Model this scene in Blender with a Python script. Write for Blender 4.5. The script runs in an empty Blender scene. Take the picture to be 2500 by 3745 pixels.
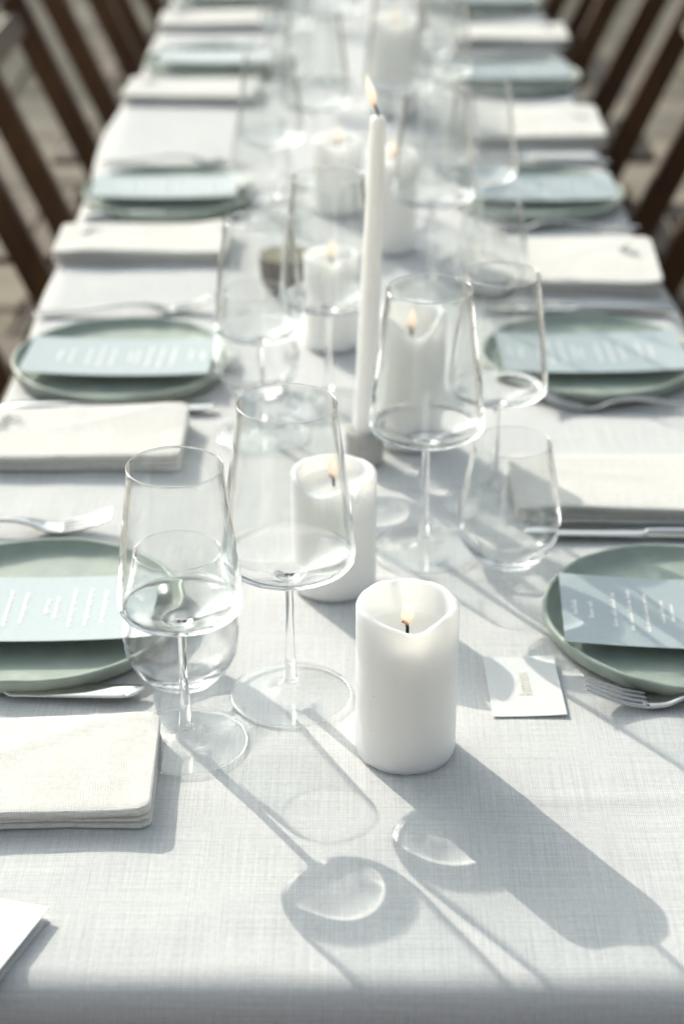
import bpy, bmesh, math, random
from mathutils import Vector, Matrix, noise
R = math.radians
random.seed(7)
S = bpy.context.scene
COL = S.collection
T = 0.75                                   # height of the table top

# ------------------------------------------------------------------ camera
PITCH, YAW = R(26.614), R(0.4025)
cd = bpy.data.cameras.new('camera'); cam = bpy.data.objects.new('camera', cd); COL.objects.link(cam)
cam.location = (0, 0, T + 0.735)
cam.rotation_euler = (math.pi/2 - PITCH, 0, YAW)
cd.sensor_fit = 'VERTICAL'; cd.sensor_height = 36.0; cd.lens = 64.37
cd.clip_start = 0.02; cd.clip_end = 500
cd.dof.use_dof = True; cd.dof.focus_distance = 1.245; cd.dof.aperture_fstop = 4.4
S.camera = cam

# ------------------------------------------------------------------ sky, sun, exposure
SUN_DIR = Vector((0.124, -0.186, -0.121)).normalized()        # the way the light travels
ELEV = math.asin(-SUN_DIR.z); AZ = math.atan2(-SUN_DIR.x, -SUN_DIR.y)
w = bpy.data.worlds.new('World'); S.world = w; w.use_nodes = True
nt = w.node_tree; nt.nodes.clear()
sky = nt.nodes.new('ShaderNodeTexSky'); sky.sky_type = 'NISHITA'; sky.sun_disc = False
sky.sun_elevation = ELEV; sky.sun_rotation = AZ
sky.air_density = 1.0; sky.dust_density = 4.0; sky.ozone_density = 1.0
hs = nt.nodes.new('ShaderNodeHueSaturation'); hs.inputs['Saturation'].default_value = 0.36
bgn = nt.nodes.new('ShaderNodeBackground'); bgn.inputs['Strength'].default_value = 0.14
wo = nt.nodes.new('ShaderNodeOutputWorld')
nt.links.new(sky.outputs[0], hs.inputs['Color']); 
tint = nt.nodes.new('ShaderNodeMix'); tint.data_type = 'RGBA'; tint.blend_type = 'MULTIPLY'; tint.inputs[0].default_value = 1.0
tint.inputs[7].default_value = (0.940, 1.012, 0.995, 1)          # thin summer haze takes the violet out of the blue
nt.links.new(hs.outputs[0], tint.inputs[6]); nt.links.new(tint.outputs[2], bgn.inputs['Color'])
nt.links.new(bgn.outputs[0], wo.inputs['Surface'])
sd = bpy.data.lights.new('sun', 'SUN'); sun = bpy.data.objects.new('sun', sd); COL.objects.link(sun)
sd.energy = 2.5; sd.angle = R(0.55); sd.color = (1.0, 0.935, 0.81)
sun.rotation_euler = SUN_DIR.to_track_quat('-Z', 'Y').to_euler()
sun.location = (-3, 5, 6)
try: sd.cycles.is_caustics_light = True
except Exception as e: print('no mnee', e)

S.view_settings.view_transform = 'Standard'; S.view_settings.look = 'None'
S.view_settings.gamma = 1.0; S.view_settings.use_curve_mapping = False
S.view_settings.exposure = 0.54
S.render.engine = 'CYCLES'
cy = S.cycles
cy.use_denoising = True
try: cy.denoiser = 'OPENIMAGEDENOISE'
except Exception: pass
cy.max_bounces = 20; cy.transmission_bounces = 20; cy.transparent_max_bounces = 20
cy.diffuse_bounces = 4; cy.glossy_bounces = 8
cy.caustics_reflective = False; cy.caustics_refractive = True
cy.sample_clamp_indirect = 16.0; cy.blur_glossy = 0.3

# ------------------------------------------------------------------ node helpers and materials
def new_mat(name):
    m = bpy.data.materials.new(name); m.use_nodes = True
    return m, m.node_tree, m.node_tree.nodes['Principled BSDF']
def node(t, kind, **kw):
    n = t.nodes.new(kind)
    for k, v in kw.items(): setattr(n, k, v)
    return n
def coords(t, scale=(1, 1, 1), rot=(0, 0, 0), out='Object'):
    c = node(t, 'ShaderNodeTexCoord'); m = node(t, 'ShaderNodeMapping')
    m.inputs['Scale'].default_value = scale; m.inputs['Rotation'].default_value = rot
    t.links.new(c.outputs[out], m.inputs['Vector']); return m.outputs[0]
def noise_tex(t, vec, scale, detail=3, rough=.5):
    n = node(t, 'ShaderNodeTexNoise'); n.inputs['Scale'].default_value = scale
    n.inputs['Detail'].default_value = detail; n.inputs['Roughness'].default_value = rough
    t.links.new(vec, n.inputs['Vector']); return n.outputs['Fac']
def math_node(t, op, a, b):
    n = node(t, 'ShaderNodeMath', operation=op)
    for i, v in enumerate((a, b)):
        if isinstance(v, (int, float)): n.inputs[i].default_value = v
        elif v is not None: t.links.new(v, n.inputs[i])
    return n.outputs[0]
def ramp(t, fac, stops):
    n = node(t, 'ShaderNodeValToRGB'); cr = n.color_ramp
    while len(cr.elements) < len(stops): cr.elements.new(.5)
    for e, (p, c) in zip(cr.elements, stops): e.position = p; e.color = (*c, 1)
    t.links.new(fac, n.inputs[0]); return n.outputs[0]
def bump(t, height, strength, dist, normal=None):
    b = node(t, 'ShaderNodeBump'); b.inputs['Strength'].default_value = strength; b.inputs['Distance'].default_value = dist
    t.links.new(height, b.inputs['Height'])
    if normal is not None: t.links.new(normal, b.inputs['Normal'])
    return b.outputs[0]
def weave(t, pitch, slub, out):
    """over-under thread pattern of a plain weave; returns height 0..1"""
    v = coords(t, out=out)
    wob = node(t, 'ShaderNodeVectorMath', operation='SCALE'); nn = node(t, 'ShaderNodeTexNoise')
    nn.inputs['Scale'].default_value = 26; nn.inputs['Detail'].default_value = 3; t.links.new(v, nn.inputs['Vector']); t.links.new(nn.outputs['Color'], wob.inputs[0])
    wob.inputs['Scale'].default_value = slub * pitch * 5
    add = node(t, 'ShaderNodeVectorMath', operation='ADD'); t.links.new(v, add.inputs[0]); t.links.new(wob.outputs[0], add.inputs[1])
    sep = node(t, 'ShaderNodeSeparateXYZ'); t.links.new(add.outputs[0], sep.inputs[0])
    k = math.pi/pitch
    sx = math_node(t, 'SINE', math_node(t, 'MULTIPLY', sep.outputs[0], k), None)
    sy = math_node(t, 'SINE', math_node(t, 'MULTIPLY', sep.outputs[1], k), None)
    return math_node(t, 'MULTIPLY_ADD', math_node(t, 'ADD', math_node(t, 'ABSOLUTE', sx, None), math_node(t, 'ABSOLUTE', sy, None)), .5)

def linen(name, col_hi, col_lo, pitch, streak, weave_bump, translucent, hole, out='Object'):
    m, t, p = new_mat(name)
    a = noise_tex(t, coords(t, (900, 12, 12), out=out), 1.0, 2, .6)      # slubs in the warp
    b = noise_tex(t, coords(t, (12, 900, 12), out=out), 1.0, 2, .6)      # slubs in the weft
    g = noise_tex(t, coords(t, (260, 260, 260), out=out), 1.0, 2)
    s = math_node(t, 'ADD', math_node(t, 'MULTIPLY', math_node(t, 'ADD', a, b), .5*streak), math_node(t, 'MULTIPLY', g, 1-streak))
    wv = weave(t, pitch, .8, out)
    c = ramp(t, s, [(.30, col_lo), (.52, tuple((x+y)/2*1.03 for x, y in zip(col_hi, col_lo))), (.68, col_hi)])
    hol = node(t, 'ShaderNodeMapRange'); t.links.new(math_node(t, 'ADD', wv, math_node(t, 'MULTIPLY', math_node(t, 'SUBTRACT', s, .5), 4.2*hole)), hol.inputs[0])
    hol.inputs[1].default_value = .55; hol.inputs[2].default_value = 1.15; hol.inputs[3].default_value = 1 - hole; hol.inputs[4].default_value = 1.0
    mul = node(t, 'ShaderNodeMix', data_type='RGBA', blend_type='MULTIPLY'); mul.inputs[0].default_value = 1
    t.links.new(c, mul.inputs[6]); t.links.new(hol.outputs[0], mul.inputs[7]); c = mul.outputs[2]
    t.links.new(c, p.inputs['Base Color'])
    p.inputs['Roughness'].default_value = .9; p.inputs['Specular IOR Level'].default_value = .15
    p.inputs['Sheen Weight'].default_value = .12
    n1 = bump(t, wv, weave_bump, pitch*.35)
    n2 = bump(t, s, .35, .0008, n1)
    t.links.new(n2, p.inputs['Normal'])
    if translucent:
        tr = node(t, 'ShaderNodeBsdfTranslucent'); t.links.new(c, tr.inputs['Color']); t.links.new(n2, tr.inputs['Normal'])
        mx = node(t, 'ShaderNodeMixShader'); mx.inputs[0].default_value = translucent
        o = t.nodes['Material Output']
        t.links.new(p.outputs[0], mx.inputs[1]); t.links.new(tr.outputs[0], mx.inputs[2]); t.links.new(mx.outputs[0], o.inputs['Surface'])
    return m
M = {}
M['cloth'] = linen('white linen', (.89, .89, .88), (.66, .665, .66), .0013, .80, .45, .10, .30, 'UV')
M['napkin'] = linen('cream linen', (.91, .895, .855), (.80, .78, .735), .0017, .4, .5, .10, .16)

m, t, p = new_mat('solid clear glass'); M['glass'] = m      # thick pieces: stems and bottoms
t.nodes.remove(p)
gl = node(t, 'ShaderNodeBsdfGlass'); gl.inputs['IOR'].default_value = 1.47; gl.inputs['Roughness'].default_value = 0.03
gl.inputs['Color'].default_value = (1, 1, 1, 1)

tp = node(t, 'ShaderNodeBsdfTransparent'); tp.inputs['Color'].default_value = (.985, .99, .99, 1)
at = node(t, 'ShaderNodeAttribute'); at.attribute_name = 'thick'; mx = node(t, 'ShaderNodeMixShader')
t.links.new(at.outputs['Fac'], mx.inputs[0]); t.links.new(tp.outputs[0], mx.inputs[1]); t.links.new(gl.outputs[0], mx.inputs[2])
t.links.new(mx.outputs[0], t.nodes['Material Output'].inputs['Surface'])
m, t, p = new_mat('thin clear glass'); M['thin'] = m         # walls a millimetre thick: no visible refraction
t.nodes.remove(p)
lw = node(t, 'ShaderNodeLayerWeight'); lw.inputs['Blend'].default_value = .5
pw = math_node(t, 'POWER', lw.outputs['Facing'], 5.0)
fc = math_node(t, 'MULTIPLY_ADD', pw, .90); fc.node.inputs[2].default_value = .05
tp = node(t, 'ShaderNodeBsdfTransparent'); tp.inputs['Color'].default_value = (.980, .986, .986, 1)
gs = node(t, 'ShaderNodeBsdfGlossy'); gs.inputs['Roughness'].default_value = .09; gs.inputs['Color'].default_value = (1, 1, 1, 1)
mx = node(t, 'ShaderNodeMixShader'); t.links.new(fc, mx.inputs[0])
t.links.new(tp.outputs[0], mx.inputs[1]); t.links.new(gs.outputs[0], mx.inputs[2])
gl = node(t, 'ShaderNodeBsdfGlass'); gl.inputs['IOR'].default_value = 1.47; gl.inputs['Roughness'].default_value = 0.0
sm = node(t, 'ShaderNodeMapRange', interpolation_type='SMOOTHSTEP'); t.links.new(lw.outputs['Facing'], sm.inputs[0])
sm.inputs[1].default_value = .52; sm.inputs[2].default_value = .86; sm.inputs[3].default_value = 0; sm.inputs[4].default_value = 1.0
m2 = node(t, 'ShaderNodeMixShader'); t.links.new(sm.outputs[0], m2.inputs[0])      # seen edge-on even a thin wall refracts
t.links.new(mx.outputs[0], m2.inputs[1]); t.links.new(gl.outputs[0], m2.inputs[2])
t.links.new(m2.outputs[0], t.nodes['Material Output'].inputs['Surface'])

m, t, p = new_mat('rounded glass edge'); M['bead'] = m       # fire-polished rims and foot edges
t.nodes.remove(p)
tp = node(t, 'ShaderNodeBsdfTransparent'); tp.inputs['Color'].default_value = (.97, .98, .98, 1)
gs = node(t, 'ShaderNodeBsdfGlossy'); gs.inputs['Roughness'].default_value = .16; gs.inputs['Color'].default_value = (1, 1, 1, 1)
gl = node(t, 'ShaderNodeBsdfGlass'); gl.inputs['IOR'].default_value = 1.47; gl.inputs['Roughness'].default_value = .02
mx = node(t, 'ShaderNodeMixShader'); mx.inputs[0].default_value = .36
t.links.new(tp.outputs[0], mx.inputs[1]); t.links.new(gs.outputs[0], mx.inputs[2])
m2 = node(t, 'ShaderNodeMixShader'); m2.inputs[0].default_value = .58
t.links.new(mx.outputs[0], m2.inputs[1]); t.links.new(gl.outputs[0], m2.inputs[2])
t.links.new(m2.outputs[0], t.nodes['Material Output'].inputs['Surface'])

m, t, p = new_mat('white wax'); M['wax'] = m
sk = noise_tex(t, coords(t), 420, 1)
t.links.new(ramp(t, sk, [(.18, (.62, .60, .55)), (.235, (.92, .915, .89)), (1, (.92, .915, .89))]), p.inputs['Base Color'])
p.inputs['Subsurface Weight'].default_value = .85; p.inputs['Subsurface Radius'].default_value = (1.0, .92, .78)
p.inputs['Subsurface Scale'].default_value = .042; p.inputs['Roughness'].default_value = .38
p.inputs['IOR'].default_value = 1.44; p.inputs['Specular IOR Level'].default_value = .35
f = noise_tex(t, coords(t, (1, 1, .35)), 90, 4)
t.links.new(bump(t, f, .4, .0012), p.inputs['Normal'])

m, t, p = new_mat('burnt wick'); M['wick'] = m
f = noise_tex(t, coords(t), 900, 2)
t.links.new(ramp(t, f, [(.3, (.006, .005, .005)), (.7, (.03, .022, .018))]), p.inputs['Base Color']); p.inputs['Roughness'].default_value = .9
m, t, p = new_mat('glowing wick tip'); M['ember'] = m
p.inputs['Base Color'].default_value = (.25, .05, .02, 1); p.inputs['Emission Color'].default_value = (1, .16, .04, 1); p.inputs['Emission Strength'].default_value = .25
m, t, p = new_mat('candle flame'); M['flame'] = m
t.nodes.remove(p)
gc = node(t, 'ShaderNodeTexCoord'); sp = node(t, 'ShaderNodeSeparateXYZ'); t.links.new(gc.outputs['Generated'], sp.inputs[0])
em = node(t, 'ShaderNodeEmission'); em.inputs['Strength'].default_value = .95
t.links.new(ramp(t, sp.outputs[2], [(.0, (.9, .36, .16)), (.35, (1, .78, .54)), (.75, (1, .89, .72)), (1, (1, .77, .50))]), em.inputs['Color'])
tp = node(t, 'ShaderNodeBsdfTransparent'); lw = node(t, 'ShaderNodeLayerWeight'); lw.inputs['Blend'].default_value = .35
mx = node(t, 'ShaderNodeMixShader')
op = ramp(t, sp.outputs[2], [(.0, (.15,)*3), (.30, (.75,)*3), (.6, (.95,)*3), (1, (.7,)*3)])
fc = math_node(t, 'MULTIPLY', op, math_node(t, 'SUBTRACT', 1.0, math_node(t, 'MULTIPLY', lw.outputs['Facing'], .8)))
t.links.new(fc, mx.inputs[0]); t.links.new(tp.outputs[0], mx.inputs[1]); t.links.new(em.outputs[0], mx.inputs[2])
t.links.new(mx.outputs[0], t.nodes['Material Output'].inputs['Surface'])

m, t, p = new_mat('sage stoneware glaze'); M['plate'] = m
f = noise_tex(t, coords(t), 38, 5, .6); f2 = noise_tex(t, coords(t), 700, 2)
c = ramp(t, f, [(.3, (.32, .380, .330)), (.55, (.375, .435, .378)), (.75, (.45, .495, .43))])
sepz = node(t, 'ShaderNodeSeparateXYZ'); t.links.new(coords(t), sepz.inputs[0])
low = node(t, 'ShaderNodeMapRange'); t.links.new(sepz.outputs[2], low.inputs[0])
low.inputs[1].default_value = .0012; low.inputs[2].default_value = .0030; low.inputs[3].default_value = 1; low.inputs[4].default_value = 0
mc = node(t, 'ShaderNodeMix', data_type='RGBA'); t.links.new(low.outputs[0], mc.inputs[0]); t.links.new(c, mc.inputs[6]); mc.inputs[7].default_value = (.30, .21, .14, 1)
t.links.new(mc.outputs[2], p.inputs['Base Color'])
p.inputs['Roughness'].default_value = .34; p.inputs['Specular IOR Level'].default_value = .45
t.links.new(bump(t, f2, .12, .0004, bump(t, f, .25, .0015)), p.inputs['Normal'])

m, t, p = new_mat('pale blue grey card'); M['menu'] = m
f = noise_tex(t, coords(t), 350, 3)
t.links.new(ramp(t, f, [(.3, (.44, .51, .53)), (.7, (.48, .55, .57))]), p.inputs['Base Color'])
p.inputs['Roughness'].default_value = .32; p.inputs['Specular IOR Level'].default_value = .85
t.links.new(bump(t, f, .1, .0003), p.inputs['Normal'])
m, t, p = new_mat('white print'); M['print'] = m
p.inputs['Base Color'].default_value = (.88, .89, .88, 1); p.inputs['Roughness'].default_value = .6
m, t, p = new_mat('gold ink'); M['ink'] = m
p.inputs['Base Color'].default_value = (.60, .555, .44, 1); p.inputs['Roughness'].default_value = .5
m, t, p = new_mat('white card'); M['card'] = m
f = noise_tex(t, coords(t), 600, 3)
t.links.new(ramp(t, f, [(.3, (.74, .745, .74)), (.7, (.80, .80, .79))]), p.inputs['Base Color']); p.inputs['Roughness'].default_value = .7
t.links.new(bump(t, f, .1, .0003), p.inputs['Normal'])
m, t, p = new_mat('navy thread'); M['thread'] = m
f = noise_tex(t, coords(t), 1500, 2)
t.links.new(ramp(t, f, [(.3, (.03, .045, .07)), (.7, (.07, .09, .13))]), p.inputs['Base Color']); p.inputs['Roughness'].default_value = .8
m, t, p = new_mat('polished steel'); M['steel'] = m
f = noise_tex(t, coords(t, (40, 400, 40)), 1, 3)
p.inputs['Metallic'].default_value = 1; p.inputs['Base Color'].default_value = (.66, .66, .65, 1)
t.links.new(ramp(t, f, [(.3, (.05,)*3), (.7, (.11,)*3)]), p.inputs['Roughness'])
m, t, p = new_mat('cast concrete'); M['concrete'] = m
f = noise_tex(t, coords(t), 60, 6, .65); f2 = noise_tex(t, coords(t), 500, 3)
t.links.new(ramp(t, f, [(.3, (.40, .39, .36)), (.7, (.56, .55, .52))]), p.inputs['Base Color']); p.inputs['Roughness'].default_value = .9
t.links.new(bump(t, f2, .5, .001), p.inputs['Normal'])
m, t, p = new_mat('dark stoneware'); M['darkstone'] = m
f = noise_tex(t, coords(t), 80, 5)
t.links.new(ramp(t, f, [(.3, (.055, .045, .030)), (.7, (.11, .095, .068))]), p.inputs['Base Color']); p.inputs['Roughness'].default_value = .55
t.links.new(bump(t, f, .4, .001), p.inputs['Normal'])
m, t, p = new_mat('cream glaze'); M['cream'] = m
f = noise_tex(t, coords(t), 50, 4)
t.links.new(ramp(t, f, [(.3, (.66, .62, .50)), (.7, (.76, .73, .62))]), p.inputs['Base Color']); p.inputs['Roughness'].default_value = .35

m, t, p = new_mat('dark stained wood'); M['wood'] = m
v = coords(t, (3, 3, 3))
f = noise_tex(t, coords(t, (9, 9, 2.2)), 2, 6, .6); f2 = noise_tex(t, coords(t, (60, 60, 6)), 3, 4)
s = math_node(t, 'ADD', math_node(t, 'MULTIPLY', f, .65), math_node(t, 'MULTIPLY', f2, .35))
t.links.new(ramp(t, s, [(.3, (.030, .0125, .0045)), (.5, (.068, .030, .0105)), (.72, (.14, .064, .022))]), p.inputs['Base Color'])
p.inputs['Roughness'].default_value = .5
t.links.new(bump(t, s, .3, .001), p.inputs['Normal'])

def stone(name, lo, hi):
    m, t, p = new_mat(name)
    oi = node(t, 'ShaderNodeObjectInfo')
    f = noise_tex(t, coords(t), 5, 8, .65); f2 = noise_tex(t, coords(t), 120, 4)
    s = math_node(t, 'ADD', math_node(t, 'MULTIPLY', f, .7), math_node(t, 'MULTIPLY', oi.outputs['Random'], .3))
    t.links.new(ramp(t, s, [(.25, lo), (.75, hi)]), p.inputs['Base Color']); p.inputs['Roughness'].default_value = .85
    t.links.new(bump(t, f2, .4, .002, bump(t, f, .5, .01)), p.inputs['Normal'])
    return m
M['slab'] = stone('beige paving stone', (.19, .155, .115), (.42, .355, .27))
M['joint'] = stone('sandy joint', (.075, .062, .050), (.12, .10, .082))

# ------------------------------------------------------------------ object helpers
def link(name, me, mat=None, parent=None, smooth=True):
    o = bpy.data.objects.new(name, me); COL.objects.link(o)
    if mat is not None and not me.materials: me.materials.append(mat)
    if smooth and len(me.polygons): me.polygons.foreach_set('use_smooth', [True]*len(me.polygons))
    if parent is not None: o.parent = parent
    return o
def tag(o, label, cat, group=None, kind=None):
    if label: o['label'] = label
    if cat: o['category'] = cat
    if group: o['group'] = group
    if kind: o['kind'] = kind
    return o
def empty(name, loc, rz=0.0):
    o = bpy.data.objects.new(name, None); COL.objects.link(o); o.location = loc; o.rotation_euler = (0, 0, rz)
    o.empty_display_size = .02
    return o
def mesh(name, verts, faces):
    me = bpy.data.meshes.new(name); me.from_pydata(verts, [], faces); me.validate(); me.update(); return me
def fix_normals(me):
    bm = bmesh.new(); bm.from_mesh(me); bmesh.ops.recalc_face_normals(bm, faces=bm.faces); bm.to_mesh(me); bm.free(); return me
def dup(root, loc, rz=None):
    r = root.copy(); COL.objects.link(r); r.location = loc
    if rz is not None: r.rotation_euler = (0, 0, rz)
    for ch in list(root.children):
        c = ch.copy(); COL.objects.link(c); c.parent = r
        for g in list(ch.children):
            d = g.copy(); COL.objects.link(d); d.parent = c
    return r
def spline(pts, n):
    """Catmull-Rom through the points, n samples per span"""
    out = []
    P = [pts[0]] + list(pts) + [pts[-1]]
    for i in range(1, len(P)-2):
        a, b, c, d = P[i-1], P[i], P[i+1], P[i+2]
        for k in range(n):
            u = k/n
            out.append(tuple(.5*((2*b[j]) + (-a[j]+c[j])*u + (2*a[j]-5*b[j]+4*c[j]-d[j])*u*u + (-a[j]+3*b[j]-3*c[j]+d[j])*u**3) for j in range(len(b))))
    out.append(tuple(pts[-1])); return out
def lathe(name, prof, seg=64, wob=None):
    """prof: list of (r, z); r==0 points become poles"""
    V, F, rings = [], [], []
    for r, z in prof:
        if r < 1e-6:
            rings.append([len(V)]); V.append((0, 0, z))
        else:
            ring = []
            for k in range(seg):
                a = 2*math.pi*k/seg; rr, zz = r, z
                if wob: rr, zz = wob(a, r, z)
                ring.append(len(V)); V.append((rr*math.cos(a), rr*math.sin(a), zz))
            rings.append(ring)
    for A, B in zip(rings, rings[1:]):
        for k in range(seg):
            a0, a1 = A[k % len(A)], A[(k+1) % len(A)]; b0, b1 = B[k % len(B)], B[(k+1) % len(B)]
            f = [a0]
            for x in (a1, b1, b0):
                if x not in f: f.append(x)
            if len(f) > 2: F.append(f)
    return mesh(name, V, F)
def tube(name, path, radii, seg=10, caps=True):
    V, F = [], []
    n = len(path)
    for i, pt in enumerate(path):
        pt = Vector(pt)
        d = (Vector(path[min(i+1, n-1)]) - Vector(path[max(i-1, 0)])).normalized()
        u = d.orthogonal().normalized() if i == 0 else (u - d*u.dot(d)).normalized()
        v = d.cross(u)
        r = radii[i] if hasattr(radii, '__len__') else radii
        for k in range(seg):
            a = 2*math.pi*k/seg; q = pt + (u*math.cos(a) + v*math.sin(a))*r; V.append(tuple(q))
    for i in range(n-1):
        for k in range(seg):
            F.append((i*seg+k, i*seg+(k+1) % seg, (i+1)*seg+(k+1) % seg, (i+1)*seg+k))
    if caps: F.append(tuple(range(seg))[::-1]); F.append(tuple(range((n-1)*seg, n*seg)))
    return mesh(name, V, F)
def loft(name, rings, closed=True):
    V = [tuple(p) for r in rings for p in r]; n = len(rings[0]); F = []
    for i in range(len(rings)-1):
        for k in range(n):
            F.append((i*n+k, i*n+(k+1) % n, (i+1)*n+(k+1) % n, (i+1)*n+k))
    if closed: F.append(tuple(range(n))[::-1]); F.append(tuple(range((len(rings)-1)*n, len(rings)*n)))
    return fix_normals(mesh(name, V, F))
def beam(name, a, b, wy, wt, bev=.003):
    """a bar of rectangular section from a to b; wy is its size along y, wt across"""
    a, b = Vector(a), Vector(b); d = (b-a).normalized()
    y = Vector((0, 1, 0)) if abs(d.y) < .9 else Vector((1, 0, 0))
    y = (y - d*y.dot(d)).normalized(); x = d.cross(y)
    bm = bmesh.new()
    vs = []
    for p in (a, b):
        for sx, sy in ((-1, -1), (1, -1), (1, 1), (-1, 1)): vs.append(bm.verts.new(p + x*sx*wt/2 + y*sy*wy/2))
    for f in ((3, 2, 1, 0), (4, 5, 6, 7), (0, 1, 5, 4), (1, 2, 6, 5), (2, 3, 7, 6), (3, 0, 4, 7)): bm.faces.new([vs[i] for i in f])
    bmesh.ops.recalc_face_normals(bm, faces=bm.faces)
    if bev: bmesh.ops.bevel(bm, geom=bm.edges[:], offset=bev, segments=2, affect='EDGES')
    me = bpy.data.meshes.new(name); bm.to_mesh(me); bm.free(); return me
def n3(x, y, z=0.0): return noise.noise(Vector((x, y, z)))
def caster(o): o.cycles.is_caustics_caster = True; return o
def receiver(o): o.cycles.is_caustics_receiver = True; return o

# ------------------------------------------------------------------ ground and paving
g = link('ground', mesh('ground', [(-120, -120, 0), (120, -120, 0), (120, 120, 0), (-120, 120, 0)], [(0, 1, 2, 3)]), M['joint'], None, False)
tag(g, None, None, None, 'structure')
def slab_mesh(w, d, seed):
    bm = bmesh.new()
    bmesh.ops.create_cube(bm, size=1.0)
    for v in bm.verts:
        v.co = Vector((v.co.x*w + random.uniform(-.006, .006), v.co.y*d + random.uniform(-.006, .006), v.co.z*.05 + random.uniform(-.002, .002)))
    bmesh.ops.bevel(bm, geom=[e for e in bm.edges if all(v.co.z > 0 for v in e.verts)], offset=.008, segments=1, affect='EDGES')
    me = bpy.data.meshes.new('paving_slab'); bm.to_mesh(me); bm.free(); return me
SM = [slab_mesh(.735, .485, k) for k in range(5)]
for j in range(16):
    for i in range(-5, 6):
        x = i*.75 + (.375 if j % 2 else 0); y = 2.2 + j*.5
        if abs(x) < .3 and y < 4.5: continue
        o = link('paving_slab', random.choice(SM), M['slab'], g, False)
        o.location = (x, y, -.005 + random.uniform(-.002, .004)); o.rotation_euler = (random.uniform(-.004, .004), random.uniform(-.004, .004), random.choice((0, math.pi)))

hw = empty('skylight_block_wall', (0, -4.4, 0))  # unseen wall, added to keep skylight off the cloth's front drop
tag(hw, 'unseen dark plank wall added behind the camera to block skylight', 'wall')
for i in range(9):
    link('plank', beam('plank', (-7, 0, .19+i*.36), (7, 0, .19+i*.36), .03, .35), M['wood'], hw, False)
# ------------------------------------------------------------------ trees beyond the far end of the table
m, t, p = new_mat('green leaves'); M['leaf'] = m
f = noise_tex(t, coords(t), 1.3, 3)
c = ramp(t, f, [(.3, (.035, .060, .018)), (.7, (.085, .115, .035))]); t.links.new(c, p.inputs['Base Color']); p.inputs['Roughness'].default_value = .55
tr = node(t, 'ShaderNodeBsdfTranslucent'); t.links.new(c, tr.inputs['Color']); mx = node(t, 'ShaderNodeMixShader'); mx.inputs[0].default_value = .35
t.links.new(p.outputs[0], mx.inputs[1]); t.links.new(tr.outputs[0], mx.inputs[2]); t.links.new(mx.outputs[0], t.nodes['Material Output'].inputs['Surface'])
m, t, p = new_mat('grey bark'); M['bark'] = m
f = noise_tex(t, coords(t, (8, 8, 1.5)), 3, 6)
t.links.new(ramp(t, f, [(.3, (.05, .04, .03)), (.7, (.14, .115, .09))]), p.inputs['Base Color']); p.inputs['Roughness'].default_value = .9
def crown_mesh(seed, rx, rz, nclump, per):
    rnd = random.Random(seed); V, F = [], []
    for c in range(nclump):
        while True:
            q = Vector((rnd.uniform(-1, 1), rnd.uniform(-1, 1), rnd.uniform(-1, 1)))
            if .35 < q.length < 1: break
        ctr = Vector((q.x*rx, q.y*rx, q.z*rz)); cr = rnd.uniform(.45, .85)
        for k in range(per):
            d = Vector((rnd.gauss(0, 1), rnd.gauss(0, 1), rnd.gauss(0, .7)))*cr*.55
            pt = ctr + d; a = rnd.uniform(.05, .10)
            u = Vector((rnd.gauss(0, 1), rnd.gauss(0, 1), rnd.gauss(0, .6))).normalized(); v = u.orthogonal().normalized(); wv = u.cross(v)
            th = rnd.uniform(0, 6.28); v, wv = v*math.cos(th)+wv*math.sin(th), wv*math.cos(th)-v*math.sin(th)
            i = len(V); V += [tuple(pt - v*a), tuple(pt + wv*a*.45), tuple(pt + v*a), tuple(pt - wv*a*.45)]; F.append((i, i+1, i+2, i+3))
    return mesh('crown', V, F)
CM = [crown_mesh(11, 2.0, 2.1, 50, 190), crown_mesh(23, 1.9, 2.2, 48, 190)]
TREES = [(-9.6, 15.2, 5.3, 0, 'leafy tree farthest to the left beyond the table'), (-6.4, 15.8, 4.9, 1, 'leafy tree second from the left beyond the table'),
         (-3.2, 15.0, 5.2, 0, 'leafy tree third from the left beyond the table'), (.2, 16.0, 5.5, 1, 'leafy tree straight beyond the far end of the table'),
         (3.8, 15.2, 5.2, 0, 'leafy tree to the right beyond the table')]
for n, (x, y, hz, k, lab) in enumerate(TREES):
    tre = empty('garden_tree', (x, y, 0), n*1.3); tag(tre, lab, 'tree', 'garden trees beyond the table')
    cr = link('crown', CM[k], M['leaf'], tre, False); cr.location = (0, 0, hz)
    link('trunk', tube('trunk', spline([(0, 0, -.05), (.05, .02, 1.4), (-.04, .05, 2.8), (.05, 0, hz-.3), (0, .1, hz+1)], 5), [.17-.13*i/20 for i in range(21)], 12), M['bark'], tre)

# ------------------------------------------------------------------ table and cloth
HW, FRONT, BACK, DROP, RAD = .372, .826, 4.78, .34, .026
tb = empty('dining_table', (0, (FRONT+BACK)/2, 0))
tag(tb, 'long wooden dining table hidden under the white linen tablecloth', 'table')
for i in range(5):
    link('board', beam('board', (-.294+i*.147, -(BACK-FRONT)/2+.012, T-.024), (-.294+i*.147, (BACK-FRONT)/2-.012, T-.024), .143, .030), M['wood'], tb, False)
for sx in (-1, 1):
    for yy in (-1.55, 0, 1.55):
        link('leg', beam('leg', (sx*.30, yy, 0), (sx*.30, yy, T-.04), .07, .07), M['wood'], tb, False)

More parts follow.
